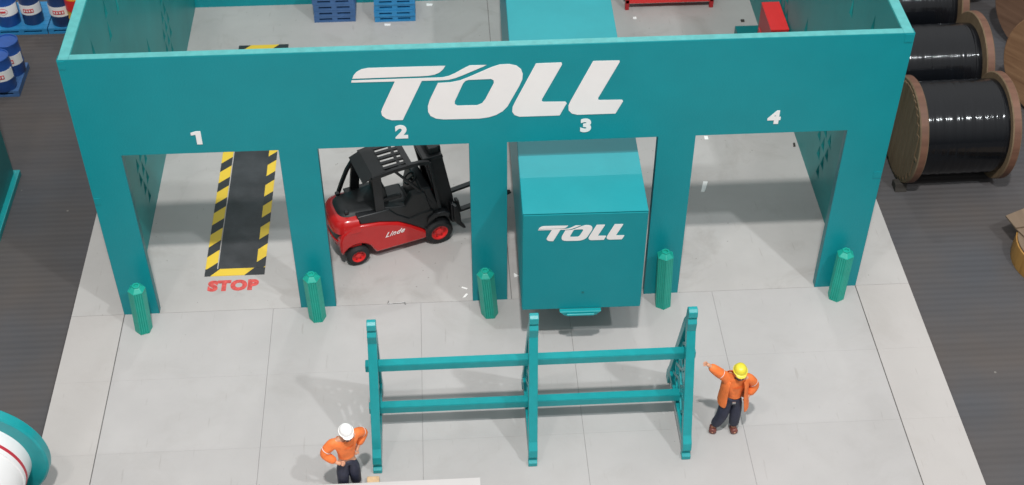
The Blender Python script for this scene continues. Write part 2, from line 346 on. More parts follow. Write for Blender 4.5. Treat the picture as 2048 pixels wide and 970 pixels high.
def wall_loops():
    L = [[(0.112, 0.0), (7.6, 0.0), (7.6, H), (0.112, H)]]
    for cy, cz in [(1.03, 3.60), (1.92, 3.30), (1.95, 3.62), (2.55, 3.30), (2.9, 3.62), (3.8, 3.3), (4.6, 3.6), (5.5, 3.3), (3.72, 1.80), (6.8, 1.8)]: L.append(tri(cy, cz, 0.16, 0.30))
    for c0y, c0z in ((2.0, 1.05), (5.05, 1.15)):   # diamond clusters of small triangles
        for r_, n in enumerate((1, 2, 3, 3, 2, 1)):
            for k in range(n): L.append(tri(c0y + (k - (n - 1) / 2) * 0.24, c0z - 0.62 + r_ * 0.25, 0.18, 0.22))
    return L
for x0, x1 in ((0.0, 0.135), (9.865, 10.0)):
    xm = (x0 + x1) / 2
    me = curve_mesh('side_wall', wall_loops(), x1 - x0, lambda a, b, c: (xm + c, a, b)); link('side_wall', me, 'teal_inner', bay)
rw = MB(); rw.box(0.137, 9.863, 7.5, 7.6, 0, H); rw.build('rear_wall', 'teal_paint', bay)
for x0, x1, z0, z1 in [(0.0, 0.085, 1.97, 2.08), (9.89, 10.0, 1.94, 2.05), (0.0, 0.085, H - 0.12, H - 0.004), (9.89, 10.0, H - 0.12, H - 0.004)]:
    t = MB(); t.box(x0 + 0.002, x1 - 0.002, -0.007, 0.0, z0, z1); t.build('joint_tab', 'teal_paint', bay, bevel=0.003)

# big lettering (logo): pieces traced as one word, size fitted to the wall
LOGO = {
 'bar': [(172,211),(180,190),(200,168),(230,152),(270,144),(757,130),(745,150),(720,172),(690,185),(650,192),(600,195)],
 'stem': [(168,222),(740,203),(780,194),(820,176),(870,148),(910,128),(1018,124),(1000,133),(870,188),(820,207),(780,217),(740,220),(610,224),(490,471),(420,472),(385,462),(360,443),(354,420),(362,396),(440,228),(165,235)],
 'o': [(712,238),(790,234),(850,222),(900,203),(960,177),(1050,138),(1100,122),(1160,119),(1205,128),(1235,150),(1246,180),(1243,215),(1225,255),(1150,385),(1120,415),(1080,438),(1030,454),(970,462),(750,467),(700,462),(665,445),(650,420),(648,385),(660,345)],
 'oh': [(905,218),(1045,212),(1062,220),(1064,238),(1010,340),(990,365),(960,378),(835,381),(818,372),(818,352),(870,240),(885,224)],
 'l': [(1330,115),(1490,109),(1494,120),(1367,340),(1366,352),(1375,357),(1515,356),(1523,365),(1478,442),(1225,450),(1195,440),(1180,420),(1182,390),(1195,362)],
 'l2': [(1690,100),(1855,96),(1857,104),(1722,330),(1720,342),(1730,346),(1872,344),(1878,352),(1830,430),(1590,438),(1555,430),(1535,410),(1534,380),(1548,350)]}
C_ = Vector((4.44081802, -13.37380312, 13.42068281))
def wall_uv(zx, zy):
    u = 650 + zx / 3.1508; v = 90 + zy / 3.1524; f = 2769.48
    d = rt * ((u - 1024) / f) - up * ((v - 485) / f) + fw; t = -C_.y / d.y; P = C_ + d * t
    return (P.x, P.z)
LG = {k: [wall_uv(*q) for q in v] for k, v in LOGO.items()}
def put_logo(parent, fn, thick=0.006):
    for keys in (('bar',), ('stem',), ('o', 'oh'), ('l',), ('l2',)):
        me = curve_mesh('letter', [LG[k] for k in keys], thick, fn); link('letter', me, 'white_vinyl', parent)
put_logo(bay, lambda a, b, c: (a, -0.004 - c, b))
one = [(-0.075, 0.045), (-0.075, 0.085), (-0.01, 0.105), (0.045, 0.105), (0.045, -0.095), (-0.02, -0.095), (-0.02, 0.055)]
link('number', curve_mesh('number', [one], 0.006, lambda a, b, c: (1.43 + a, -0.0045 - c, 2.975 + b)), 'white_paint', bay)
for ch, x, z in (('2', 3.89, 2.965), ('3', 6.145, 2.965), ('4', 8.475, 2.99)):
    me = text_mesh('number', ch, 0.258, 0.0135, 0.006, lambda a, b, c: (x + a, -0.0045 - c, z + b), sx=1.12); link('number', me, 'white_paint', bay)

# ------------------------------------------------------------------ marked pit with hazard tape and painted word
pit = thing('marked_pit', (1.41, 3.5, 0), 'long black strip bordered by yellow and black hazard tape behind doorway 1', 'floor marking')
pit.location = (0, 0, 0)
def sheet(name, pts, z0, z1, m, parent=None):
    s = MB(); s.prism(pts, lambda q: Vector((q[0], q[1], z0)), lambda q: Vector((q[0], q[1], z1))); return s.build(name, m, parent)
XL, XR = 1.0, 1.83
sheet('dark_strip', [(XL + .175, .8), (XR - .12, .8), (XR - .12, 6.16), (XL + .175, 6.16)], 0.0, 0.004, 'black_mat', pit)
sheet('hazard_tape', [(XL, .82), (XL + .16, .82), (XL + .16, 6.14), (XL, 6.14)], 0.0, 0.008, 'hazard_tape_left', pit)
sheet('hazard_tape', [(XR - .125, .82), (XR, .82), (XR, 6.14), (XR - .125, 6.14)], 0.0, 0.008, 'hazard_tape_right', pit)
sheet('hazard_tape', [(XL, .68), (XR, .68), (XR, .817), (XL, .817)], 0.0, 0.008, 'hazard_tape_end', pit)
sheet('hazard_tape', [(XL, 6.143), (XR, 6.143), (XR, 6.28), (XL, 6.28)], 0.0, 0.008, 'hazard_tape_far', pit)
me = text_mesh('painted_word', 'STOP', 0.256, 0.019, 0.002, lambda a, b, c: (1.415 + a, 0.485 + b, 0.002 + c), sx=0.96)
xs = [v.co.x for v in me.vertices]; k = 0.70 / (max(xs) - min(xs))
for v in me.vertices: v.co.x = 1.415 + (v.co.x - 1.415) * k
tag(link('painted_word', me, 'red_letter'), 'red stencilled word STOP on the floor at the end of the hazard tape', 'floor lettering')

# ------------------------------------------------------------------ bollards
def bollard(x, y, h, rot, lx, ly, label):
    t = thing('bollard', (x, y, 0), label, 'bollard', 'fluted green bollards in front of the pillars')
    def outline(r):
        pts = []
        for i in range(6):
            a0 = rot + 2 * PI * i / 6; a1 = rot + 2 * PI * (i + 1) / 6; A = Vector((math.cos(a0), math.sin(a0))) * r; B = Vector((math.cos(a1), math.sin(a1))) * r
            nrm = ((A + B) / 2).normalized()
            for k in range(4):
                p = A.lerp(B, k / 4); pts.append(p); q = A.lerp(B, (k + .3) / 4); pts.append(q)
                q2 = A.lerp(B, (k + .5) / 4) - nrm * 0.007; pts.append(q2)
                pts.append(A.lerp(B, (k + .7) / 4))
        return [(q.x, q.y) for q in pts]
    hb = h - 0.06
    b = MB(); b.prism(outline(0.115), lambda q: Vector((q[0], q[1], 0.001)), lambda q: Vector((q[0] + lx * hb, q[1] + ly * hb, hb))); b.build('post', 'green_plastic', t)
    c = MB(); ca = [(math.cos(rot + 2 * PI * i / 6), math.sin(rot + 2 * PI * i / 6)) for i in range(6)]
    c.prism(ca, lambda q: Vector((q[0] * .118 + lx * hb, q[1] * .118 + ly * hb, hb)), lambda q: Vector((q[0] * .118 + lx * hb, q[1] * .118 + ly * hb, hb + .012)))
    c.prism(ca, lambda q: Vector((q[0] * .112 + lx * hb, q[1] * .112 + ly * hb, hb + .012)), lambda q: Vector((q[0] * .06 + lx * h, q[1] * .06 + ly * h, hb + .06)))
    c.build('cap', 'green_plastic', t, bevel=0.004)
    n = MB(); n.lathe([(.032, 0), (.055, 0), (.055, .022), (.032, .022)], 6, Matrix.Translation((lx * h, ly * h, hb + .058)) @ Matrix.Rotation(rot, 4, 'Z'), closed=True); n.build('nut', 'green_plastic', t, bevel=0.003)
    return t
bollard(0.30, -0.29, 0.80, .3, .045, .0, 'green fluted bollard before the outer left pillar beside number 1')
bollard(2.61, -0.20, 0.80, .1, -.02, .0, 'green fluted bollard before the pillar between the STOP marking and the forklift')
bollard(4.93, -0.26, 0.80, .0, -.07, .0, 'green fluted bollard before the pillar between the forklift and the container')
bollard(7.29, -0.21, 0.97, .5, -.035, .0, 'taller green fluted bollard just right of the teal container')
bollard(9.68, -0.20, 0.83, .45, .02, .03, 'green fluted bollard before the outer right pillar near number 4')

# ------------------------------------------------------------------ teal container trailer in bay 3
ct = thing('container_trailer', (5.315, -0.915, 0), 'teal box container with white lettering backed out of doorway 3', 'container', rz=-0.012)
W_, zb, zt = 1.53, 0.725, 2.35
b = MB(); b.box(0, W_, 0, 7.0, zb, zt, bev=0.012); b.build('body', 'teal_container', ct)
b = MB(); b.box(0.006, W_ - 0.006, 0.0, 6.99, zt + 0.001, zt + 0.006); b.build('roof_panel', 'teal_roof_lit', ct)  # thin added sheet over the body, holds the lit-top colour
b = MB(); b.box(0.008, W_ - 0.008, -0.014, -0.001, zb + 0.004, zt - 0.008); b.build('end_panel', 'teal_container', ct, bevel=0.004)
s = 0.315 * 1.0
lx0 = min(q[0] for v in LG.values() for q in v); lx1 = max(q[0] for v in LG.values() for q in v); lz0 = min(q[1] for v in LG.values() for q in v)
sc = 1.06 / (lx1 - lx0)
put_logo(ct, lambda a, b, c: (0.19 + (a - lx0) * sc, -0.019 - c * 0.5, 1.915 + (b - lz0) * sc * 0.98), 0.008)
b = MB(); b.prism([(0.51, 0.75), (0.97, 0.75), (1.02, 0.79), (0.97, 0.705), (0.55, 0.66), (0.60, 0.66), (0.92, 0.66), (0.96, 0.705)][:0] or [(0.48, 0.735), (1.02, 0.735), (0.955, 0.665), (0.545, 0.665)], lambda q: Vector((q[0], -0.085, q[1])), lambda q: Vector((q[0], -0.015, q[1]))); b.build('tail_handle', 'teal_plastic', ct, bevel=0.01)
b = MB(); b.tube((0.575, -0.1, 0.70), (0.925, -0.1, 0.70), 0.018, seg=10); b.build('handle_rod', 'teal_plastic', ct, smooth=50)
b = MB(); b.box(0.30, 0.40, 1.1, 6.9, 0.5, 0.722); b.box(W_ - .4, W_ - .3, 1.1, 6.9, 0.5, 0.722); b.build('chassis_rail', 'black_plastic', ct)
for wy in (1.7, 2.3, 6.1):
    for wx in (0.16, W_ - 0.16):
        b = MB(); b.tube((wx - .09, wy, .262), (wx + .09, wy, .262), .26, seg=24); w = b.build('wheel', 'tyre_rubber', ct, smooth=40)
        b = MB(); b.tube((wx - .1, wy, .262), (wx + .1, wy, .262), .13, seg=20); b.build('rim', 'metal_grey', w, smooth=40)
    b = MB(); b.tube((0.25, wy, .262), (W_ - .25, wy, .262), .03, seg=10); b.box(.3, .38, wy - .06, wy + .06, .27, .5); b.box(W_ - .38, W_ - .3, wy - .06, wy + .06, .27, .5); b.build('axle', 'black_plastic', ct)
b = MB(); b.prism([(0.775 + .018 * math.cos(k * PI / 4), 1.02 + .018 * math.sin(k * PI / 4)) for k in range(8)], lambda q: Vector((q[0], -0.022, q[1])), lambda q: Vector((q[0], -0.0142, q[1]))); b.build('screw_head', 'dark_teal', ct)

# ------------------------------------------------------------------ rack in the yard
rack = thing('a_frame_rack', (5.33, -2.2, 0), 'teal A frame rack with two long rails standing empty in the yard', 'rack')
TH = 0.108
fpts_front = [(-0.685, 0.0), (-0.585, 0.0), (-0.575, 0.07), (-0.60, 0.10), (-0.555, 0.14), (-0.525, 0.20), (-0.50, 0.30), (0.03, 1.74), (0.03, 1.93), (-0.005, 1.975), (-0.05, 1.98), (-0.09, 1.95), (-0.10, 1.88), (-0.075, 1.84), (-0.115, 1.79), (-0.10, 1.66), (-0.585, 0.34), (-0.655, 0.26), (-0.675, 0.16), (-0.645, 0.115), (-0.645, 0.075), (-0.685, 0.06)]
fpts_rear = [(0.56, 0.0), (0.68, 0.0), (0.68, 0.14), (0.60, 0.30), (0.12, 1.66), (0.045, 1.78), (0.033, 1.93), (0.033, 1.60), (0.50, 0.30)]
def frame(xc, lean):
    def f(pts, name, par):
        b = MB(); b.prism(pts, lambda q: Vector((xc - TH / 2 + lean * q[1], q[0], q[1])), lambda q: Vector((xc + TH / 2 + lean * q[1], q[0], q[1]))); return b.build(name, 'teal_plastic', par, bevel=0.007)
    fr = f([(-0.57, 0.20), (0.55, 0.20), (0.53, 0.29), (-0.51, 0.29)], 'end_frame', rack)
    f(fpts_front, 'front_leg', fr); f(fpts_rear, 'rear_leg', fr)
    def hw(z): return 0.5 * (1.66 - z) / 1.36
    def br(y0, z0, y1, z1):
        b = MB(); b.bar((xc + lean * z0, y0, z0), (xc + lean * z1, y1, z1), 0.045, 0.04, upv=(0, z0 - z1, y1 - y0)); b.build('brace', 'teal_plastic', fr)
    zs = [0.29, 0.58, 0.87, 1.16, 1.42]
    for z0, z1 in zip(zs[:-1], zs[1:]):
        n = max(1, round(hw(z0) / 0.16))
        for k in range(n):
            a0 = -hw(z0) + 2 * hw(z0) * k / n; a1 = -hw(z0) + 2 * hw(z0) * (k + 1) / n
            b0 = -hw(z1) + 2 * hw(z1) * k / n; b1 = -hw(z1) + 2 * hw(z1) * (k + 1) / n
            br(a0, z0, b1, z1); br(a1, z0, b0, z1)
    return fr
for xc, ln in ((-1.88, 0.02), (0.0, 0.018), (1.875, 0.005)): frame(xc, ln)
for z, x0, x1 in ((1.18, -1.96, 1.985), (0.42, -1.965, 1.965)):
    b = MB(); b.box(x0, x1, -0.055, 0.055, z - 0.055, z + 0.055, bev=0.006); b.build('rail', 'teal_plastic', rack)

# ------------------------------------------------------------------ forklift
fk = thing('forklift', (3.15, 0.80, 0), 'red and black forklift with raised forks inside doorway 2', 'forklift', rz=math.atan2(.40, 1.13))
YW = 0.74
def side(pts, y0, y1, name, m, bev=0.02, par=None, smooth=35):
    b = MB(); b.prism(pts, lambda q: Vector((q[0], y0, q[1])), lambda q: Vector((q[0], y1, q[1]))); return b.build(name, m, par or fk, bevel=bev, smooth=smooth)
# lower red body with wheel arch at the rear
arch = [(0.23 * math.cos(a), 0.15 + 0.23 * math.sin(a)) for a in [R(v) for v in range(0, 181, 20)]]
body_pts = [(1.02, 0.15), (1.06, 0.22), (0.95, 0.33), (0.78, 0.46), (0.62, 0.565), (0.35, 0.655), (0.08, 0.70), (-0.10, 0.68), (-0.20, 0.60), (-0.245, 0.5), (-0.245, 0.36), (-0.24, 0.30)] + [(x, z) for x, z in arch[::-1] if z > 0.2] + [(0.26, 0.14)]
side(body_pts, 0.0, YW, 'body', 'red_paint', 0.03)
# counterweight: rounded in plan
cw = MB(); n = 22
def plan(k, grow=0.0):
    t = PI / 2 + PI * k / (n - 1); c_, s_ = math.cos(t), math.sin(t)
    ex = lambda v: math.copysign(abs(v) ** 0.62, v)
    return Vector((0.06 + (0.36 + grow) * ex(c_), YW / 2 + (YW / 2 + grow) * ex(s_)))
prof = [(0.30, -0.05), (0.36, -0.01), (0.45, 0.0), (0.455, -0.035), (0.60, -0.035), (0.605, 0.01), (0.70, -0.005), (0.76, -0.04), (0.79, -0.10)]
rings = [[cw.bm.verts.new((p.x, p.y, z + (0.02 if z > .65 else 0))) for p in [plan(k, gr) for k in range(n)]] for z, gr in prof]
for a, b_ in zip(rings[:-1], rings[1:]):
    for i in range(n - 1): cw.bm.faces.new((a[i], a[i + 1], b_[i + 1], b_[i]))
cw.bm.faces.new(rings[0][::-1]); cw.bm.faces.new(rings[-1])
cw.build('counterweight', 'red_paint', fk, smooth=40)
rc = MB(); r0 = [rc.bm.verts.new((*plan(k, -0.03), .462)) for k in range(3, n - 3)]; r1 = [rc.bm.verts.new((*plan(k, -0.03), .598)) for k in range(3, n - 3)]
r2 = [rc.bm.verts.new((*plan(k, -0.012), .598)) for k in range(3, n - 3)]; r3 = [rc.bm.verts.new((*plan(k, -0.012), .462)) for k in range(3, n - 3)]
for i in range(len(r0) - 1):
    rc.bm.faces.new((r2[i], r2[i + 1], r3[i + 1], r3[i])); rc.bm.faces.new((r0[i], r0[i + 1], r1[i + 1], r1[i])); rc.bm.faces.new((r1[i], r1[i + 1], r2[i + 1], r2[i])); rc.bm.faces.new((r3[i], r3[i + 1], r0[i + 1], r0[i]))
rc.build('rear_grille', 'black_plastic', fk, smooth=40)
# hood
hd = MB(); hp = [(0.785, -0.10), (0.83, -0.13), (0.87, -0.18)]
rings = [[hd.bm.verts.new((max(p.x, -1), p.y, z)) for p in [plan(k, gr) for k in range(n)]] + [hd.bm.verts.new((0.42, YW / 2 - (YW / 2 + gr + .05), z)), hd.bm.verts.new((0.42, YW / 2 + (YW / 2 + gr + .05), z))] for z, gr in hp]
for a, b_ in zip(rings[:-1], rings[1:]):
    for i in range(n + 2): hd.bm.faces.new((a[i], a[(i + 1) % (n + 2)], b_[(i + 1) % (n + 2)], b_[i]))
hd.bm.faces.new(rings[-1]); hd.bm.faces.new(rings[0][::-1])
hd.build('hood', 'black_grey', fk, smooth=45)
side([(0.08, 0.705), (0.35, 0.66), (0.62, 0.57), (0.78, 0.465), (0.95, 0.335), (1.06, 0.225), (1.16, 0.40), (1.14, 0.62), (0.98, 0.62), (0.78, 0.58), (0.60, 0.72), (0.50, 0.84), (0.04, 0.84)], 0.03, YW - 0.03, 'cab_base', 'black_plastic', 0.015)
side([(0.90, 0.50), (1.20, 0.38), (1.24, 0.62), (1.12, 1.02), (0.98, 1.03), (0.92, 0.80)], 0.06, YW - 0.06, 'dashboard', 'black_plastic', 0.02)
side(rounded([(0.44, 0.70), (0.82, 0.70), (0.84, 0.79), (0.46, 0.80)], .04), 0.16, 0.58, 'seat', 'black_grey', 0.02)
side(rounded([(0.42, 0.74), (0.56, 0.74), (0.49, 1.18), (0.36, 1.20)], .04), 0.14, 0.60, 'seat_back', 'black_grey', 0.02)
side([(0.42, .70), (0.98, .42), (1.12, .60), (1.03, .98), (.84, .96), (.74, .80), (.44, .88)], .045, .16, 'side_cowl', 'black_grey', .015)
side(rounded([(0.44, 0.92), (0.72, 0.92), (0.72, 0.98), (0.44, 0.98)], .03), 0.11, 0.17, 'armrest', 'black_plastic', 0.012)
sw = MB(); bm_ = sw.bm
M_ = Matrix.Translation((0.93, 0.37, 1.0)) @ Matrix.Rotation(R(-35), 4, 'Y')
sw.lathe([(.095 + .013 * math.cos(a), .013 * math.sin(a)) for a in [2 * PI * k / 8 for k in range(8)]], 20, M_, closed=True)
sw.bar(M_ @ Vector((-.09, 0, 0)), M_ @ Vector((.09, 0, 0)), .02, .012); sw.tube(M_ @ Vector((0, 0, 0)), M_ @ Vector((0, 0, -.14)), .018, seg=8)
sw.build('steering_wheel', 'black_plastic', fk, smooth=50)
# overhead guard
def path(pts, w, t, name, mname='black_plastic'):
    b = MB()
    for p0, p1 in zip(pts[:-1], pts[1:]): b.bar(p0, p1, w, t, upv=(0, 1, 0))
    for p_ in pts[1:-1]: b.tube(Vector(p_) + Vector((0, -t / 2, 0)), Vector(p_) + Vector((0, t / 2, 0)), w / 2, seg=10)
    return b.build(name, mname, fk, bevel=0.006)
for y in (0.07, YW - 0.07):
    if y > .3: path([(-0.04, y, 0.80), (0.03, y, 0.98), (0.12, y, 1.18), (0.22, y, 1.33), (0.34, y, 1.425)], .05, .05, 'rear_pillar')
    path([(0.30, y, 1.425), (0.60, y, 1.47), (0.98, y, 1.485), (1.12, y, 1.45)], .055, .055, 'roof_rail')
    path([(0.20, y, 0.80), (0.23, y, 1.08), (0.28, y, 1.38)] if y > .3 else [(0.38, y, 0.75), (0.36, y, 1.42)], .13, .05, 'middle_pillar')
    path([(1.12, y, 1.45), (1.17, y, 1.15), (1.24, y, 0.60)], .05, .05, 'front_pillar')
    path([(0.62, y, 1.46), (0.95, y, 1.02), (1.12, y, 0.72)], .035, .03, 'side_strut') if y < .3 else None
b = MB()
rp_ = [(0.17, 1.375), (0.32, 1.445), (0.50, 1.475)]
for (x0, z0), (x1, z1) in zip(rp_[:-1], rp_[1:]):
    b.bar(((x0), YW / 2, z0), ((x1 + .004), YW / 2, z1), YW - 0.14, .022, upv=(0, 0, 1))
b.build('roof_panel', 'black_grey', fk)
for k in range(5):
    y = 0.14 + k * (YW - 0.28) / 4
    b = MB(); b.bar((0.49, y, 1.478), (0.84, y, 1.492), .05, .03); b.build('roof_bar', 'black_plastic', fk)
b = MB(); b.bar((0.72, 0.07, 1.487), (0.72, YW - .07, 1.487), .04, .022); b.build('roof_crossbar', 'black_plastic', fk)
b = MB(); b.bar((0.84, 0.05, 1.492), (0.84, YW - .05, 1.492), .08, .035); b.build('roof_crossbar', 'black_plastic', fk)
# mast
tl = 0.05
def mx(x, z): return x - tl * (z - 0.3)
for y0 in (0.12, 0.56):
    side([(1.27, .14), (1.40, .12), (1.49, .55), (1.335, 1.46), (1.065, 1.46), (1.24, .55)], y0, y0 + .06, 'mast_rail', 'black_plastic', .01)
    b = MB(); b.prism([(1.40, .20), (1.46, .20), (1.33, 1.60), (1.27, 1.60)], lambda q: Vector((q[0], y0 + (.06 if y0 < .3 else -.04), q[1])), lambda q: Vector((q[0], y0 + (.10 if y0 < .3 else 0), q[1]))); b.build('inner_mast_rail', 'black_plastic', fk, bevel=.006)
side([(1.055, 1.44), (1.345, 1.44), (1.33, 1.50), (1.04, 1.50)], .10, .64, 'mast_head', 'black_plastic', .014)
side([(1.16, 1.50), (1.30, 1.50), (1.29, 1.60), (1.15, 1.60)], .16, .58, 'mast_top_beam', 'black_grey', .012)
side([(1.44, .45), (1.47, .45), (1.34, 1.38), (1.31, 1.38)], .24, .50, 'mast_plate', 'black_grey', .005)
for y in (.29, .37, .45):
    b = MB(); b.tube((1.37, y, .3), (1.19, y, 1.5), .024, seg=10); b.build('lift_cylinder', 'black_grey', fk, smooth=50)
side([(1.04, 0.40), (1.05, 0.50), (1.14, 0.56), (1.30, 0.56), (1.38, 0.50), (1.36, 0.42), (1.30, 0.47), (1.20, 0.49), (1.12, 0.46)], 0.0, 0.15, 'fender', 'black_plastic', .012)
side([(1.12, 0.50), (1.34, 0.50), (1.36, .60), (1.16, .60)], .16, .5, 'front_cowl', 'red_paint', .012)
side([(1.04, 0.40), (1.05, 0.50), (1.14, 0.56), (1.30, 0.56), (1.38, 0.50), (1.36, 0.42), (1.30, 0.47), (1.20, 0.49), (1.12, 0.46)], YW - .15, YW, 'fender', 'red_paint', .012)
side([(1.40, .30), (1.50, .28), (1.50, .40), (1.46, .62), (1.40, .62)], 0.02, YW - .02, 'carriage', 'black_plastic', .012)
side([(1.47, .62), (1.52, .46), (1.53, .30), (1.60, .17), (1.56, .17), (1.48, .26), (1.43, .34), (1.42, .62)], -.03, .04, 'side_bracket', 'black_plastic', .008)
for y in (.10, .53):
    side([(1.50, .36), (2.30, .45), (2.36, .47), (2.30, .485), (1.58, .405), (1.545, .60), (1.505, .60)], y, y + .085, 'fork', 'black_grey', .008)
# wheels
def wheel(x, y0, y1, r, rr):
    b = MB(); s_ = 1 if y1 > y0 else -1
    ys = sorted((y0, y1)); Mx = Matrix.Translation((x, ys[0], r)) @ Matrix.Rotation(R(-90), 4, 'X'); w_ = ys[1] - ys[0]
    b.lathe([(rr, 0.0), (r - .03, 0), (r, .03), (r, w_ - .03), (r - .03, w_), (rr, w_), (rr, 0.0)][:-1], 36, Mx, closed=True); t = b.build('wheel', 'tyre_rubber', fk, smooth=40)
    b = MB(); b.lathe([(0, .03), (rr * .35, .03), (rr * .4, .045), (rr * .8, .045), (rr * .88, .012), (rr, .01), (rr, w_ - .01), (rr * .88, w_ - .012), (rr * .8, w_ - .045), (0, w_ - .045)], 30, Mx); rim = b.build('rim', 'red_bright', t, smooth=35)
    for k in range(6):
        a = k * PI / 3; b = MB(); b.tube((x + rr * .6 * math.cos(a), ys[0] + .03, r + rr * .6 * math.sin(a)), (x + rr * .6 * math.cos(a), ys[0] + .05, r + rr * .6 * math.sin(a)), .014, seg=6); b.build('wheel_nut', 'red_dark', t)
wheel(0.0, -0.02, 0.14, 0.165, 0.10); wheel(0.0, YW + .02, YW - .14, 0.165, 0.10)
wheel(1.2, -0.03, 0.16, 0.205, 0.125); wheel(1.2, YW + .03, YW - .16, 0.205, 0.125)
b = MB(); b.tube((0, .1, .165), (0, YW - .1, .165), .03, seg=8); b.tube((1.2, .1, .205), (1.2, YW - .1, .205), .04, seg=8); b.box(1.06, 1.34, .17, YW - .17, .14, .40); b.build('axle', 'black_plastic', fk)
side([(1.0, 0.13), (1.06, 0.13), (1.10, 0.26), (1.0, .34)], 0.0, 0.14, 'step', 'black_plastic', .01)
me = text_mesh('lettering', 'Linde', 0.115, 0.001, 0.004, lambda a, b, c: (0.55 + a, -0.0035 - c, 0.425 + b + a * 0.05), shear=0.6)
link('lettering', me, 'white_paint', fk)
for y in (.13, YW - .19):
    b = MB(); b.box(-.1, -.04, y, y + .06, .86, .90); b.build('roof_light', 'black_plastic', fk, bevel=.008)

# ------------------------------------------------------------------ people
def skin_mesh(name, joints, edges, radii, m, parent, root=0, sub=2):
    me = bpy.data.meshes.new(name); names = list(joints); idx = {k: i for i, k in enumerate(names)}
    me.from_pydata([joints[k] for k in names], [(idx[a], idx[b]) for a, b in edges], [])
    o = bpy.data.objects.new(name, me); col.objects.link(o)
    md = o.modifiers.new('skin', 'SKIN'); md.use_smooth_shade = True; md.branch_smoothing = 0.6
    if not me.skin_vertices:
        raise RuntimeError('no skin layer')
    for k in names:
        d = me.skin_vertices[0].data[idx[k]]; r = radii[k]; d.radius = r if isinstance(r, tuple) else (r, r); d.use_root = (idx[k] == root)
    ms = o.modifiers.new('sub', 'SUBSURF'); ms.levels = sub; ms.render_levels = sub
    dg = bpy.context.evaluated_depsgraph_get(); dg.update(); nm = bpy.data.meshes.new_from_object(o.evaluated_get(dg))
    bpy.data.objects.remove(o); nm.name = name; nm.materials.clear()
    return link(name, nm, m, parent, smooth=True)
def person(loc, rz, J, label, hat_m, group, jacket=False, fingers_l=None):
    t = thing('person', loc, label, 'person', group, rz=rz)
    E = [('hip', 'belly'), ('belly', 'chest'), ('chest', 'neck'), ('neck', 'head'), ('head', 'crown')]
    RD = {'hip': .085, 'belly': .08, 'chest': .095, 'neck': .038, 'head': .062, 'crown': .05}
    for s_ in 'RL':
        E += [('chest', 'sh' + s_), ('sh' + s_, 'el' + s_), ('el' + s_, 'wr' + s_), ('wr' + s_, 'pa' + s_), ('hip', 'hj' + s_), ('hj' + s_, 'kn' + s_), ('kn' + s_, 'an' + s_), ('an' + s_, 'to' + s_)]
        RD.update({'sh' + s_: .05, 'el' + s_: .036, 'wr' + s_: .024, 'pa' + s_: .026, 'hj' + s_: .07, 'kn' + s_: .05, 'an' + s_: .030, 'to' + s_: .018})
    J = {k: Vector(v) for k, v in J.items()}
    J['crown'] = J['head'] + Vector((0, -.005, .045))
    body = skin_mesh('body', J, E, RD, 'skin', t)
    # hands: five short fingers each
    for s_ in 'RL':
        w = J['pa' + s_]; d = (J['pa' + s_] - J['wr' + s_]).normalized(); side_ = d.cross(Vector((0, -1, .3))).normalized(); nrm = side_.cross(d).normalized()
        for k in range(5):
            if k < 4:
                a = w + side_ * (.011 * (k - 1.5)); L_ = (.040, .046, .043, .034)[k]
                dd = (d + side_ * .10 * (k - 1.5)).normalized(); p1 = a + dd * L_ * .55; p2 = p1 + (dd + nrm * -.5).normalized() * L_ * .5; r_ = .0075
            else:
                a = w - side_ * .014 - d * .01; dd = (d * .6 - side_ * .8).normalized(); p1 = a + dd * .024; p2 = p1 + (d * .9 - side_ * .3).normalized() * .02; r_ = .0085
            skin_mesh('finger', {'a': a, 'b': p1, 'c': p2}, [('a', 'b'), ('b', 'c')], {'a': r_, 'b': r_ * .95, 'c': r_ * .8}, 'skin', body, sub=1)
    # clothes
    Jt = {k: J[k] for k in ('hip', 'hjR', 'hjL', 'knR', 'knL')}
    Jt['waist'] = J['hip'].lerp(J['belly'], .35)
    for s_ in 'RL': Jt['an' + s_] = J['an' + s_] + Vector((0, 0, .03)); Jt['sh' + s_] = J['kn' + s_].lerp(J['an' + s_], .5) + Vector((0, -.004, 0))
    skin_mesh('trousers', Jt, [('waist', 'hip'), ('hip', 'hjR'), ('hjR', 'knR'), ('knR', 'shR'), ('shR', 'anR'), ('hip', 'hjL'), ('hjL', 'knL'), ('knL', 'shL'), ('shL', 'anL')],
              {'waist': (.112, .096), 'hip': (.118, .10), 'hjR': .094, 'hjL': .094, 'knR': .078, 'knL': .078, 'shR': .070, 'shL': .070, 'anR': .068, 'anL': .068}, 'navy_cloth', t)
    for s_ in 'RL':
        a = J['an' + s_]; to = J['to' + s_]
        skin_mesh('boot', {'a': a + Vector((0, .0, .02)), 'h': Vector((a.x, a.y + .02, .044)), 'm': Vector(((a.x + to.x) / 2, (a.y + to.y) / 2, .044)), 't': Vector((to.x, to.y, .042))},
                  [('a', 'h'), ('h', 'm'), ('m', 't')], {'a': .056, 'h': .046, 'm': .054, 't': .052}, 'boot_brown', t)
    Js = {k: J[k] for k in ('belly', 'chest', 'shR', 'shL', 'elR', 'elL')}
    Js['low'] = J['hip'].lerp(J['belly'], .05); Js['col'] = J['chest'].lerp(J['neck'], .55)
    for s_ in 'RL': Js['cu' + s_] = J['el' + s_].lerp(J['wr' + s_], .92); Js['ua' + s_] = J['sh' + s_].lerp(J['el' + s_], .5); Js['fa' + s_] = J['el' + s_].lerp(J['wr' + s_], .45)
    sr = {'low': (.126, .108), 'belly': (.128, .108), 'chest': (.142, .115), 'col': .078}
    for s_ in 'RL': sr.update({'sh' + s_: .076, 'ua' + s_: .070, 'el' + s_: .068, 'fa' + s_: .060, 'cu' + s_: .048})
    es = [('low', 'belly'), ('belly', 'chest'), ('chest', 'col')]
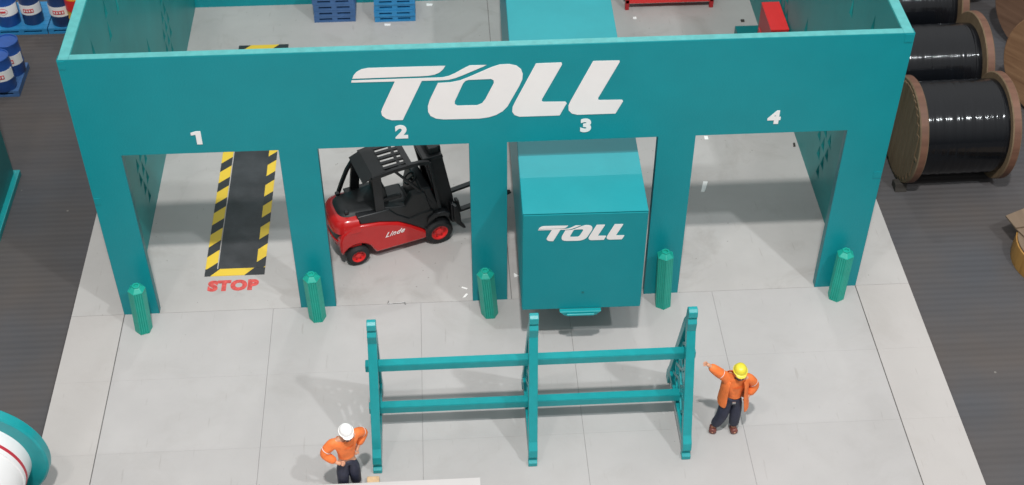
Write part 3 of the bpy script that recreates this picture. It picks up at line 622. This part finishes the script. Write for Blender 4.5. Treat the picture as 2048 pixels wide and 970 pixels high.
    for s_ in 'RL': es += [('chest', 'sh' + s_), ('sh' + s_, 'ua' + s_), ('ua' + s_, 'el' + s_), ('el' + s_, 'fa' + s_), ('fa' + s_, 'cu' + s_)]
    skin_mesh('shirt', Js, es, sr, 'orange_cloth' if not jacket else 'orange_cloth', t)
    for s_ in 'RL':   # reflective stripe on the upper sleeve
        p0 = Js['ua' + s_].lerp(Js['el' + s_], .25); d = (Js['el' + s_] - Js['ua' + s_]).normalized()
        b = MB(); b.tube(p0 - d * .004, p0 + d * .004, .0655, .066, seg=18, caps=False); b.build('sleeve_stripe', 'white_paint', t, smooth=60)
    # head details, head looks along fwd (local -y) pitched down
    hc = J['head'] + Vector((0, 0, .02)); P = Matrix.Translation(hc) @ Matrix.Rotation(R(J_pitch), 4, 'X')
    b = MB(); bmesh.ops.create_uvsphere(b.bm, u_segments=20, v_segments=14, radius=1.0, matrix=P @ Matrix.Diagonal((.066, .078, .09, 1))); hd_ = b.build('face', 'skin', body, smooth=80)
    b = MB(); b.prism([(-.012, -.02), (.012, -.02), (.004, .022), (-.004, .022)], lambda q: P @ Vector((q[0], -.070, q[1])), lambda q: P @ Vector((q[0] * .5, -.096 + (.012 if q[1] > 0 else 0), q[1]))); b.build('nose', 'skin', hd_, bevel=.003)
    for sx_ in (-1, 1):
        b = MB(); bmesh.ops.create_uvsphere(b.bm, u_segments=8, v_segments=6, radius=1, matrix=P @ Matrix.Translation((sx_ * .024, -.070, .008)) @ Matrix.Diagonal((.009, .006, .006, 1))); b.build('eye', 'eye_dark', hd_, smooth=80)
        b = MB(); bmesh.ops.create_uvsphere(b.bm, u_segments=8, v_segments=6, radius=1, matrix=P @ Matrix.Translation((sx_ * .066, .004, -.004)) @ Matrix.Diagonal((.009, .016, .022, 1))); b.build('ear', 'skin', hd_, smooth=80)
    b = MB(); bmesh.ops.create_uvsphere(b.bm, u_segments=10, v_segments=6, radius=1, matrix=P @ Matrix.Translation((0, -.067, -.045)) @ Matrix.Diagonal((.020, .010, .005, 1))); b.build('mouth', 'lip', hd_, smooth=80)
    b = MB(); bmesh.ops.create_uvsphere(b.bm, u_segments=14, v_segments=10, radius=1, matrix=P @ Matrix.Translation((0, .018, .004)) @ Matrix.Diagonal((.069, .068, .082, 1))); b.build('hair', 'hair', hd_, smooth=80)
    b = MB(); bmesh.ops.create_uvsphere(b.bm, u_segments=14, v_segments=10, radius=1, matrix=P @ Matrix.Translation((0, -.030, -.058)) @ Matrix.Diagonal((.050, .044, .030, 1))); b.build('beard', 'hair', hd_, smooth=80)
    # hard hat
    Hm = P @ Matrix.Translation((0, .014, .036)) @ Matrix.Rotation(R(5), 4, 'X') @ Matrix.Scale(.86, 4)
    b = MB(); b.lathe([(.092, 0.0), (.091, .012), (.086, .04), (.072, .068), (.048, .086), (.02, .094), (0, .095)], 28, Hm @ Matrix.Diagonal((1, 1.12, 1, 1)))
    b.lathe([(.085, -.002), (.102, -.006), (.102, .002), (.088, .008)], 28, Hm @ Matrix.Diagonal((1, 1.12, 1, 1)), closed=True)
    hat = b.build('hard_hat', hat_m, t, smooth=50)
    b = MB(); pk = [(-.078, -.070), (-.066, -.105), (-.035, -.128), (0, -.134), (.035, -.128), (.066, -.105), (.078, -.070)]
    b.prism(pk, lambda q: Hm @ Vector((q[0], q[1], -.012 - (-.075 - q[1]) * .25)), lambda q: Hm @ Vector((q[0], q[1], .0 - (-.075 - q[1]) * .25))); b.build('peak', hat_m, hat, bevel=.004)
    b = MB()
    for y_ in range(9):
        a0 = -1.15 + y_ * .27; a1 = a0 + .27; b.bar(Hm @ Vector((0, -.103 * math.cos(a0 + PI / 2) , .095 * math.sin(a0 + PI / 2) + .001)), Hm @ Vector((0, -.103 * math.cos(a1 + PI / 2), .095 * math.sin(a1 + PI / 2) + .001)), .016, .008)
    b.build('hat_ridge', hat_m, hat, smooth=60)
    return t, J, body
J_pitch = 6
t1, J1, _ = person((3.13, -3.10, 0), R(22), dict(hip=(0, 0, .63), belly=(.0, .01, .76), chest=(.0, .0, .91), neck=(.01, -.03, 1.01), head=(.015, -.065, 1.085),
    shR=(-.135, .0, .96), elR=(-.27, .02, .79), wrR=(-.14, -.09, .68), paR=(-.10, -.11, .665), shL=(.135, .01, .965), elL=(.27, .10, .84), wrL=(.15, .02, .70), paL=(.12, -.01, .665),
    hjR=(-.06, 0, .57), knR=(-.075, -.02, .32), anR=(-.085, .01, .07), toR=(-.10, -.09, .035), hjL=(.06, 0, .57), knL=(.07, -.02, .32), anL=(.085, .01, .07), toL=(.10, -.09, .035)),
    'person in white hard hat and orange shirt, hands on hips, left of rack', 'white_paint', None)
J_pitch = 4
t2, J2, _ = person((7.735, -2.43, 0), 0, dict(hip=(.055, 0, .63), belly=(.065, .01, .76), chest=(.075, .0, .91), neck=(.08, -.03, 1.01), head=(.085, -.06, 1.085),
    shR=(-.06, .0, .97), elR=(-.18, -.0, 1.08), wrR=(-.285, -.0, 1.19), paR=(-.32, -.0, 1.22), shL=(.21, .01, .95), elL=(.33, .05, .76), wrL=(.24, -.02, .63), paL=(.215, -.035, .60),
    hjR=(.0, 0, .57), knR=(-.05, -.05, .33), anR=(-.125, -.01, .07), toR=(-.15, -.09, .035), hjL=(.11, 0, .57), knL=(.115, -.03, .32), anL=(.12, -.02, .07), toL=(.13, -.11, .035)),
    'person in yellow hard hat and open orange jacket raising one arm right of the rack', 'hat_yellow', None)
# open jacket shell on the second person
jk = MB(); rows = [(.44, .190, .15), (.55, .180, .148), (.66, .165, .14), (.78, .16, .135), (.90, .155, .13), (.98, .12, .105)]
seg = 22; a_open = R(34); allr = []
for off in (0, .014):
    rr_ = []
    for z, rx, ry in rows:
        cx_ = .065 + (.0 if z > .6 else .01); fl = (0.97 - z) * .10
        rr_.append([jk.bm.verts.new((cx_ + (rx + off) * math.sin(a), .005 - (ry + off) * math.cos(a) , z + .02 * math.cos(a * 3) + (.09 if z < .6 and math.sin(a) < 0 else 0))) for a in [a_open * (1 + fl) + (2 * PI - 2 * a_open * (1 + fl)) * k / (seg - 1) for k in range(seg)]])
    allr.append(rr_)
for rr_ in allr:
    for a, b_ in zip(rr_[:-1], rr_[1:]):
        for i in range(seg - 1): jk.bm.faces.new((a[i], a[i + 1], b_[i + 1], b_[i]))
A, B = allr
for i in range(seg - 1):
    jk.bm.faces.new((A[0][i], A[0][i + 1], B[0][i + 1], B[0][i])); jk.bm.faces.new((A[-1][i], A[-1][i + 1], B[-1][i + 1], B[-1][i]))
for r_ in range(len(rows) - 1):
    jk.bm.faces.new((A[r_][0], A[r_ + 1][0], B[r_ + 1][0], B[r_][0])); jk.bm.faces.new((A[r_][-1], A[r_ + 1][-1], B[r_ + 1][-1], B[r_][-1]))
jo = jk.build('jacket', 'orange_cloth', t2, smooth=70); ms = jo.modifiers.new('sub', 'SUBSURF'); ms.levels = 1; ms.render_levels = 1
b = MB(); b.box(.03, .075, -.128, -.108, .615, .64); b.build('belt_buckle', 'metal_grey', t2, bevel=.004)

# ------------------------------------------------------------------ black cable reels
def reel(loc, R_, rc_, halfl, label, group, face_m='flange_wood', edge_m='flange_edge', core_m='wrap_black', rz=0, fl=0.13, cat='cable reel', name='cable_reel', slats=True):
    t = thing(name, loc, label, cat, group, rz=rz)
    My = Matrix.Rotation(R(90), 4, 'Y')
    for s_ in (-1, 1):
        b = MB(); x0 = s_ * halfl; 
        b.lathe([(0.07, -fl / 2), (R_ - .015, -fl / 2), (R_, -fl / 2 + .015), (R_, fl / 2 - .015), (R_ - .015, fl / 2), (0.07, fl / 2)], 72, Matrix.Translation((x0, 0, R_)) @ My, closed=True)
        o = b.build('flange', face_m, t, smooth=30); o.data.materials.append(MATS[edge_m])
        for p_ in o.data.polygons:
            if abs(p_.normal.x) < 0.5 and (Vector((p_.center.y, p_.center.z - R_))).length > R_ * .8: p_.material_index = 1
        if slats and s_ == -1:   # plank face on the outside: planks proud of the flange
            wdt = 2 * (R_ - .05) / 16
            for k in range(16):
                y0 = -(R_ - .05) + k * wdt; y1 = y0 + wdt * .9; ym = max(abs(y0), abs(y1)); hz = math.sqrt(max(.0004, (R_ - .05) ** 2 - ym ** 2))
                b = MB(); b.box(x0 - fl / 2 - .012, x0 - fl / 2 + .001, y0, y1, R_ - hz, R_ + hz); b.build('plank', face_m, o)
    b = MB(); n_ = 26; pr = []
    for k in range(n_ + 1):
        pr.append((rc_ * (1 + .004 * math.sin(k * 1.9) + .003 * math.sin(k * 4.1)), -halfl + fl / 2 + (2 * halfl - fl) * k / n_))
    b.lathe(pr, 72, Matrix.Translation((0, 0, R_)) @ My); b.build('cable_drum', core_m, t, smooth=60)
    return t
gr_ = 'black wrapped cable reels beside the right wall'
r1 = reel((11.93, 2.52, -0.075), 0.80, 0.70, 0.68, 'black wrapped cable reel nearest the front beside the right wall', gr_, rz=R(1))
reel((11.78, 4.12, -0.075), 0.80, 0.62, 0.95, 'black wrapped cable reel in the middle of the row beside the right wall', gr_, rz=R(1))
reel((11.88, 5.75, -0.075), 0.80, 0.62, 0.95, 'black wrapped cable reel farthest back, cut by the top of the photo', gr_, rz=R(2))
w = MB(); w.prism([(0, 0), (.2, 0), (.2, .10), (.05, .13)], lambda q: Vector((11.10, 2.0 + q[0], -.075 + q[1])), lambda q: Vector((11.28, 2.0 + q[0], -.075 + q[1]))); tag(w.build('wheel_chock', 'debris_dark', bevel=.01), 'small black chock under the left flange of the nearest cable reel', 'chock')
# wooden reels standing at the right edge
gw = 'bare wooden reels at the right edge'
def spool(px_c, label, R_, rz, m1):
    return reel(px_c, R_, R_ * .55, 0.55, label, gw, face_m=m1, edge_m=m1, core_m=m1, rz=rz, fl=.14, cat='wooden reel', name='wooden_reel', slats=False)
spool((14.38, 3.98, -.075), 'bare brown wooden reel at the right edge behind the nearest black reel', 0.95, R(37), 'spool_wood')
spool((14.78, 5.65, -.075), 'greyer wooden reel with a slot in its face in the top right corner', 0.95, R(37), 'spool_wood_dark')
spool((14.15, 7.55, -.075), 'orange brown wooden reel cut by the top edge of the photo', 0.80, R(12), 'spool_wood')
# timber piece at the right edge
tm = thing('timber_drum', (13.0, 0.38, -.075), 'tan timber drum with ragged amber rim cut by the right edge of the photo', 'timber drum')
b = MB(); b.lathe([(0, 0), (.64, 0), (.65, .1), (.64, .33), (0, .33)], 40); b.build('rim', 'amber_wood', tm, smooth=40)
b = MB(); b.lathe([(0, .332), (.62, .332), (.62, .36), (0, .36)], 40); b.build('top_board', 'tan_board', tm, smooth=40)
for z_, q_ in ((.362, [(-.60, .36), (.3, .72), (.4, -.2), (-.50, .10)]), (.392, [(-.66, .56), (.2, .95), (.3, .45), (-.60, .30)])):
    b = MB(); b.prism(q_, lambda q: Vector((q[0], q[1], z_)), lambda q: Vector((q[0], q[1], z_ + .028))); b.build('loose_board', 'tan_board', tm, bevel=.006)

# ------------------------------------------------------------------ white spool at lower left
sp = thing('wrapped_spool', (-1.10, -2.86, -.075), 'white wrapped spool with teal flange and a red band in the lower left corner', 'spool', rz=R(-6))
My = Matrix.Rotation(R(90), 4, 'X'); RR = 0.79
for y_ in (0.0, -2.0):
    b = MB(); b.lathe([(0, -.07), (RR - .02, -.07), (RR, -.05), (RR, .05), (RR - .02, .07), (0, .07)], 72, Matrix.Translation((0, y_, RR)) @ My); b.build('flange', 'teal_plastic', sp, smooth=35)
b = MB(); b.lathe([(.60, .07), (.60, .32), (.60, .33), (.585, .335), (.585, 1.93)], 72, Matrix.Translation((0, 0, RR)) @ My); b.build('wrap', 'white_wrap', sp, smooth=40)
b = MB(); b.lathe([(.601, .235), (.604, .237), (.604, .275), (.601, .277)], 72, Matrix.Translation((0, 0, RR)) @ My, closed=True); b.build('red_band', 'red_line', sp, smooth=40)

# ------------------------------------------------------------------ foreground card and wood block
b = MB(); b.box(-1.5, 4.68, -6.0, -3.24, 0.06, 0.30); cb = b.build('white_board', 'card_white', bevel=.006); tag(cb, 'white foam board lying along the bottom edge below the left person', 'board')
b = MB(); b.box(-.075, .075, -.05, .05, 0, .07); wb = b.build('wood_block', 'beige_wood', bevel=.012); wb.location = (3.40, -3.02, 0.001); tag(wb, 'tiny pale wooden block lying by the left foot of the rack', 'wood block')

# ------------------------------------------------------------------ teal side building at the far left
lb = thing('neighbour_unit', (-2.02, 0, 0), 'dark teal wall of another model unit at the left edge with a pale base lip', 'building')
lb.location = (0, 0, 0)
b = MB(); b.box(-4.6, -2.10, 0.6, 3.10, -.075, 2.6); b.build('wall', 'dark_teal', lb, bevel=.01)
b = MB(); b.box(-4.7, -2.02, 0.5, 3.16, -.075, .02); b.build('base_lip', 'teal_plastic', lb, bevel=.008)

# ------------------------------------------------------------------ pallets
def pallet_mesh_parts(W, D, Hh, m, deck_n=7):
    t = bpy.data.objects.new('pallet', None); col.objects.link(t)
    s_ = MB(); sl = .034
    # side rails with fork slots: top strip, bottom strip, blocks
    for x0, x1 in ((0, .09), (W / 2 - .045, W / 2 + .045), (W - .09, W)): s_.box(x0, x1, .004, D - .004, sl, Hh - sl)
    s_.build('runner', m, t)
    b = MB(); b.box(0, W, 0, D, 0, sl); b.build('base', m, t)
    n = deck_n; w = D / n
    for k in range(n):
        b = MB(); b.box(0, W, k * w + .003, (k + 1) * w - .003, Hh - sl, Hh); b.build('deck_slat', m, t)
    return t
def stack(x, y, n, W, D, Hh, m, base_label, group, zb=0.0, jit=.012, rz=0):
    proto = None; ordn = ['lowest', 'second from the bottom', 'third from the bottom', 'fourth from the bottom', 'fifth from the bottom', 'sixth from the bottom', 'topmost']
    for k in range(n):
        o = pallet_mesh_parts(W, D, Hh - .004, m) if proto is None else copy_tree(proto)
        if proto is None: proto = o
        o.location = (x + random.uniform(-jit, jit), y + random.uniform(-jit, jit), zb + k * Hh + .001); o.rotation_euler = (0, 0, rz)
        tag(o, base_label % (ordn[k] if k < n - 1 else 'topmost'), 'pallet', group)
stack(2.24, 6.92, 6, .71, .50, .115, 'blue_dark', 'dark blue pallet, %s of the left stack inside the bay', 'dark blue pallets in the left stack')
stack(3.28, 6.86, 4, .70, .56, .115, 'blue_light', 'lighter blue pallet, %s of the right stack inside the bay', 'lighter blue pallets in the right stack')

# ------------------------------------------------------------------ red bench, red box
rb = thing('red_bench', (7.63, 7.0, 0), 'low red metal bench by the back wall of the bay', 'bench')
for x in (0, 1.48):
    for y in (0, .42):
        b = MB(); b.prism([(0, 0), (.07, 0), (.075, .42), (-.005, .42)], lambda q: Vector((x + q[0], y, q[1])), lambda q: Vector((x + q[0], y + .06, q[1]))); b.build('leg', 'red_dark', rb, bevel=.006)
b = MB(); b.box(.0, 1.55, .0, .06, .13, .20); b.build('stretcher', 'red_bright', rb, bevel=.006)
b = MB(); b.box(-.04, 1.6, -.02, .48, .42, .47); b.build('bench_top', 'red_bright', rb, bevel=.008)
pl = thing('teal_plinth', (9.36, 4.75, 0), 'low dark teal plinth under the red box by the right wall', 'plinth')
b = MB(); b.box(0, .49, 0, 1.25, 0, .28); b.build('plinth_block', 'dark_teal', pl, bevel=.006)
rbx = thing('red_box', (9.56, 4.5, .281), 'tall narrow red box standing on the dark teal plinth', 'box')
b = MB(); b.box(0, .28, 0, .78, 0, .90); b.build('case', 'red_dark', rbx, bevel=.006)
b = MB(); b.box(-.004, .284, -.004, .784, .901, .925); b.build('lid', 'red_bright', rbx, bevel=.004)
b = MB(); b.box(-.012, -.001, .08, .7, .12, .5); b.build('side_panel', 'red_print', rbx)

# ------------------------------------------------------------------ barrels on pallets, top left
def barrel(x, y, z, r, h, m, kind, label, group):
    t = thing('barrel', (x, y, z), label, 'barrel', group)
    pr = [(0, 0), (r * .96, 0), (r, .012)]
    for k, zz in enumerate((.33, .66)): pr += [(r, h * zz - .015), (r * 1.035, h * zz), (r, h * zz + .015)]
    pr += [(r, h - .02), (r * 1.02, h - .008), (r * .99, h), (r * .93, h - .003), (r * .92, h - .02), (0, h - .02)]
    b = MB(); b.lathe(pr, 32); b.build('drum', m, t, smooth=35)
    if kind:
        def band(r_, a0, a1, z0, z1, mm, nm, par, shape=None):
            bb = MB(); n = 14; g0 = []; 
            for k in range(n + 1):
                a = a0 + (a1 - a0) * k / n; tt = 2 * k / n - 1
                if shape == 'ellipse': hh = math.sqrt(max(0.001, 1 - tt * tt)) * (z1 - z0) / 2; zc = (z0 + z1) / 2; za, zb_ = zc - hh, zc + hh
                else: za, zb_ = z0, z1
                g0.append([bb.bm.verts.new((q * math.cos(a), q * math.sin(a), zz)) for q, zz in ((r_, za), (r_ + .004, za), (r_ + .004, zb_), (r_, zb_))])
            for a_, b_ in zip(g0[:-1], g0[1:]):
                for i in range(4): bb.bm.faces.new((a_[i], a_[(i + 1) % 4], b_[(i + 1) % 4], b_[i]))
            return bb.build(nm, mm, par, smooth=40)
        lb_ = band(r * 1.04, R(-170), R(-10), h * .36, h * .64 + .02, 'white_paint', 'label', t)
        if kind == 'oval':
            band(r * 1.04 + .005, R(-112), R(-68), h * .42, h * .62, 'red_print', 'print', lb_, 'ellipse'); band(r * 1.04 + .010, R(-110), R(-70), h * .435, h * .605, 'white_paint', 'print', lb_, 'ellipse'); band(r * 1.04 + .015, R(-103), R(-77), h * .49, h * .55, 'red_print', 'print', lb_)
        else:
            band(r * 1.04 + .005, R(-118), R(-62), h * .44, h * .56, 'red_print', 'print', lb_, None)
            for k in range(4): band(r * 1.04 + .010, R(-112 + k * 13), R(-105 + k * 13), h * .475, h * .53, 'white_paint', 'print', lb_)
    return t
for k, x in enumerate((-3.2, -2.30)):
    t = pallet_mesh_parts(.88, .86, .11, 'blue_light'); t.location = (x - .0, 6.93, -.074); tag(t, ['light blue pallet under the oval-labelled barrels at the top left corner', 'light blue pallet under the barrels nearest the left bay wall'][k], 'pallet', 'light blue pallets carrying barrels')
gb = 'blue barrels standing on pallets'
barrel(-2.99, 7.18, .038, .19, .62, 'barrel_blue', 'oval', 'bright blue barrel with oval red badge in the top left corner', gb)
barrel(-2.58, 7.20, .038, .17, .60, 'barrel_navy', 'bar', 'navy barrel with white label between the oval badge barrel and the wall side barrel', gb)
barrel(-2.06, 7.14, .038, .19, .60, 'barrel_navy', 'bar', 'navy barrel with white label nearest the left bay wall', gb)
yb = barrel(-1.74, 6.98, .038, .165, .62, 'yellow_paint', None, 'yellow barrel with red upper half beside the left bay wall', None)
b = MB(); b.lathe([(.172, .38), (.178, .385), (.178, .60), (.172, .60)], 32, closed=True); b.build('red_wrap', 'red_bright', yb, smooth=40)
b = MB(); b.lathe([(0, .622), (.165, .622), (.165, .63), (0, .63)], 32); b.build('lid', 'red_bright', yb, smooth=40)
t = pallet_mesh_parts(.80, .80, .11, 'blue_dark'); t.location = (-3.24, 5.15, -.074); tag(t, 'dark blue pallet at the left edge below the top row of barrels', 'pallet')
barrel(-2.68, 5.30, .038, .19, .60, 'barrel_blue', 'bar', 'front blue barrel on the dark blue pallet at the left edge', gb)
barrel(-2.62, 5.72, .038, .19, .60, 'barrel_blue', 'bar', 'rear blue barrel on the dark blue pallet at the left edge', gb)

# ------------------------------------------------------------------ small litter on the floor
def litter(x, y, pts, label, cat='paper scrap', name='paper_scrap', h=.006, m='scrap_white', rz=0):
    b = MB(); b.prism(pts, lambda q: Vector((q[0], q[1], 0)), lambda q: Vector((q[0] * .97, q[1] * .97, h))); o = b.build(name, m); o.location = (x, y, .001); o.rotation_euler = (0, 0, rz); tag(o, label, cat)
litter(8.25, 2.21, [(-.05, -.13), (.0, -.13), (.02, -.07), (.06, .12), (-.01, .12)], 'largest white paper scrap lying inside doorway 4', rz=R(-8))
litter(8.47, 3.37, [(-.03, -.04), (.03, -.04), (.03, .04), (-.03, .04)], 'small square white scrap far inside doorway 4 under the lintel')
litter(5.33, 0.46, [(-.03, -.04), (.04, -.01), (-.03, .05)], 'triangular white scrap between pillar and container')
litter(4.60, 0.24, [(-.04, .02), (.03, -.02), (.05, .0), (-.03, .04)], 'upper white flake beside the pillar right of the forklift')
litter(4.61, 0.10, [(-.04, -.04), (.0, -.03), (.04, .03), (.01, .04)], 'lower white flake beside the pillar right of the forklift')
litter(3.49, 6.78, [(-.05, -.03), (.05, -.03), (.06, .02), (-.05, .03)], 'white flake in front of the lighter blue pallet stack')
litter(4.22, 7.36, [(-.05, -.03), (.05, -.03), (.06, .03), (-.05, .04)], 'white flake right of the lighter blue pallet stack')
litter(7.77, 6.75, [(-.03, -.03), (.03, -.03), (.03, .03), (-.03, .03)], 'white crumb in front of the red bench')
litter(4.96, 3.06, [(-.012, -.012), (.015, -.012), (.012, .015)], 'tiny white crumb behind the forklift forks')
b = MB(); b.tube((-.13, 0, .008), (.10, .015, .008), .006, seg=6); b.tube((-.13, 0, .008), (-.12, .05, .008), .006, seg=6); b.tube((.10, .015, .008), (.11, -.03, .008), .006, seg=6); o = b.build('staple', 'metal_grey'); o.location = (3.68, 0.0, 0); tag(o, 'bent metal staple lying on the floor in front of the forklift', 'staple')
litter(9.80, 3.11, [(-.02, -.04), (.01, -.04), (.02, .04), (-.01, .04)], 'dark crumb by the right wall inside doorway 4', 'debris', 'dark_crumb', .02, 'debris_dark')
litter(9.62, 6.55, [(-.03, -.03), (.03, -.03), (.03, .03), (-.03, .03)], 'dark crumb near the red box by the right wall', 'debris', 'dark_crumb', .02, 'debris_dark')
litter(6.13, -1.18, [(-.014, -.014), (.014, -.014), (.0, .016)], 'tiny black crumb behind the right half of the rack', 'debris', 'dark_crumb', .01, 'debris_dark')
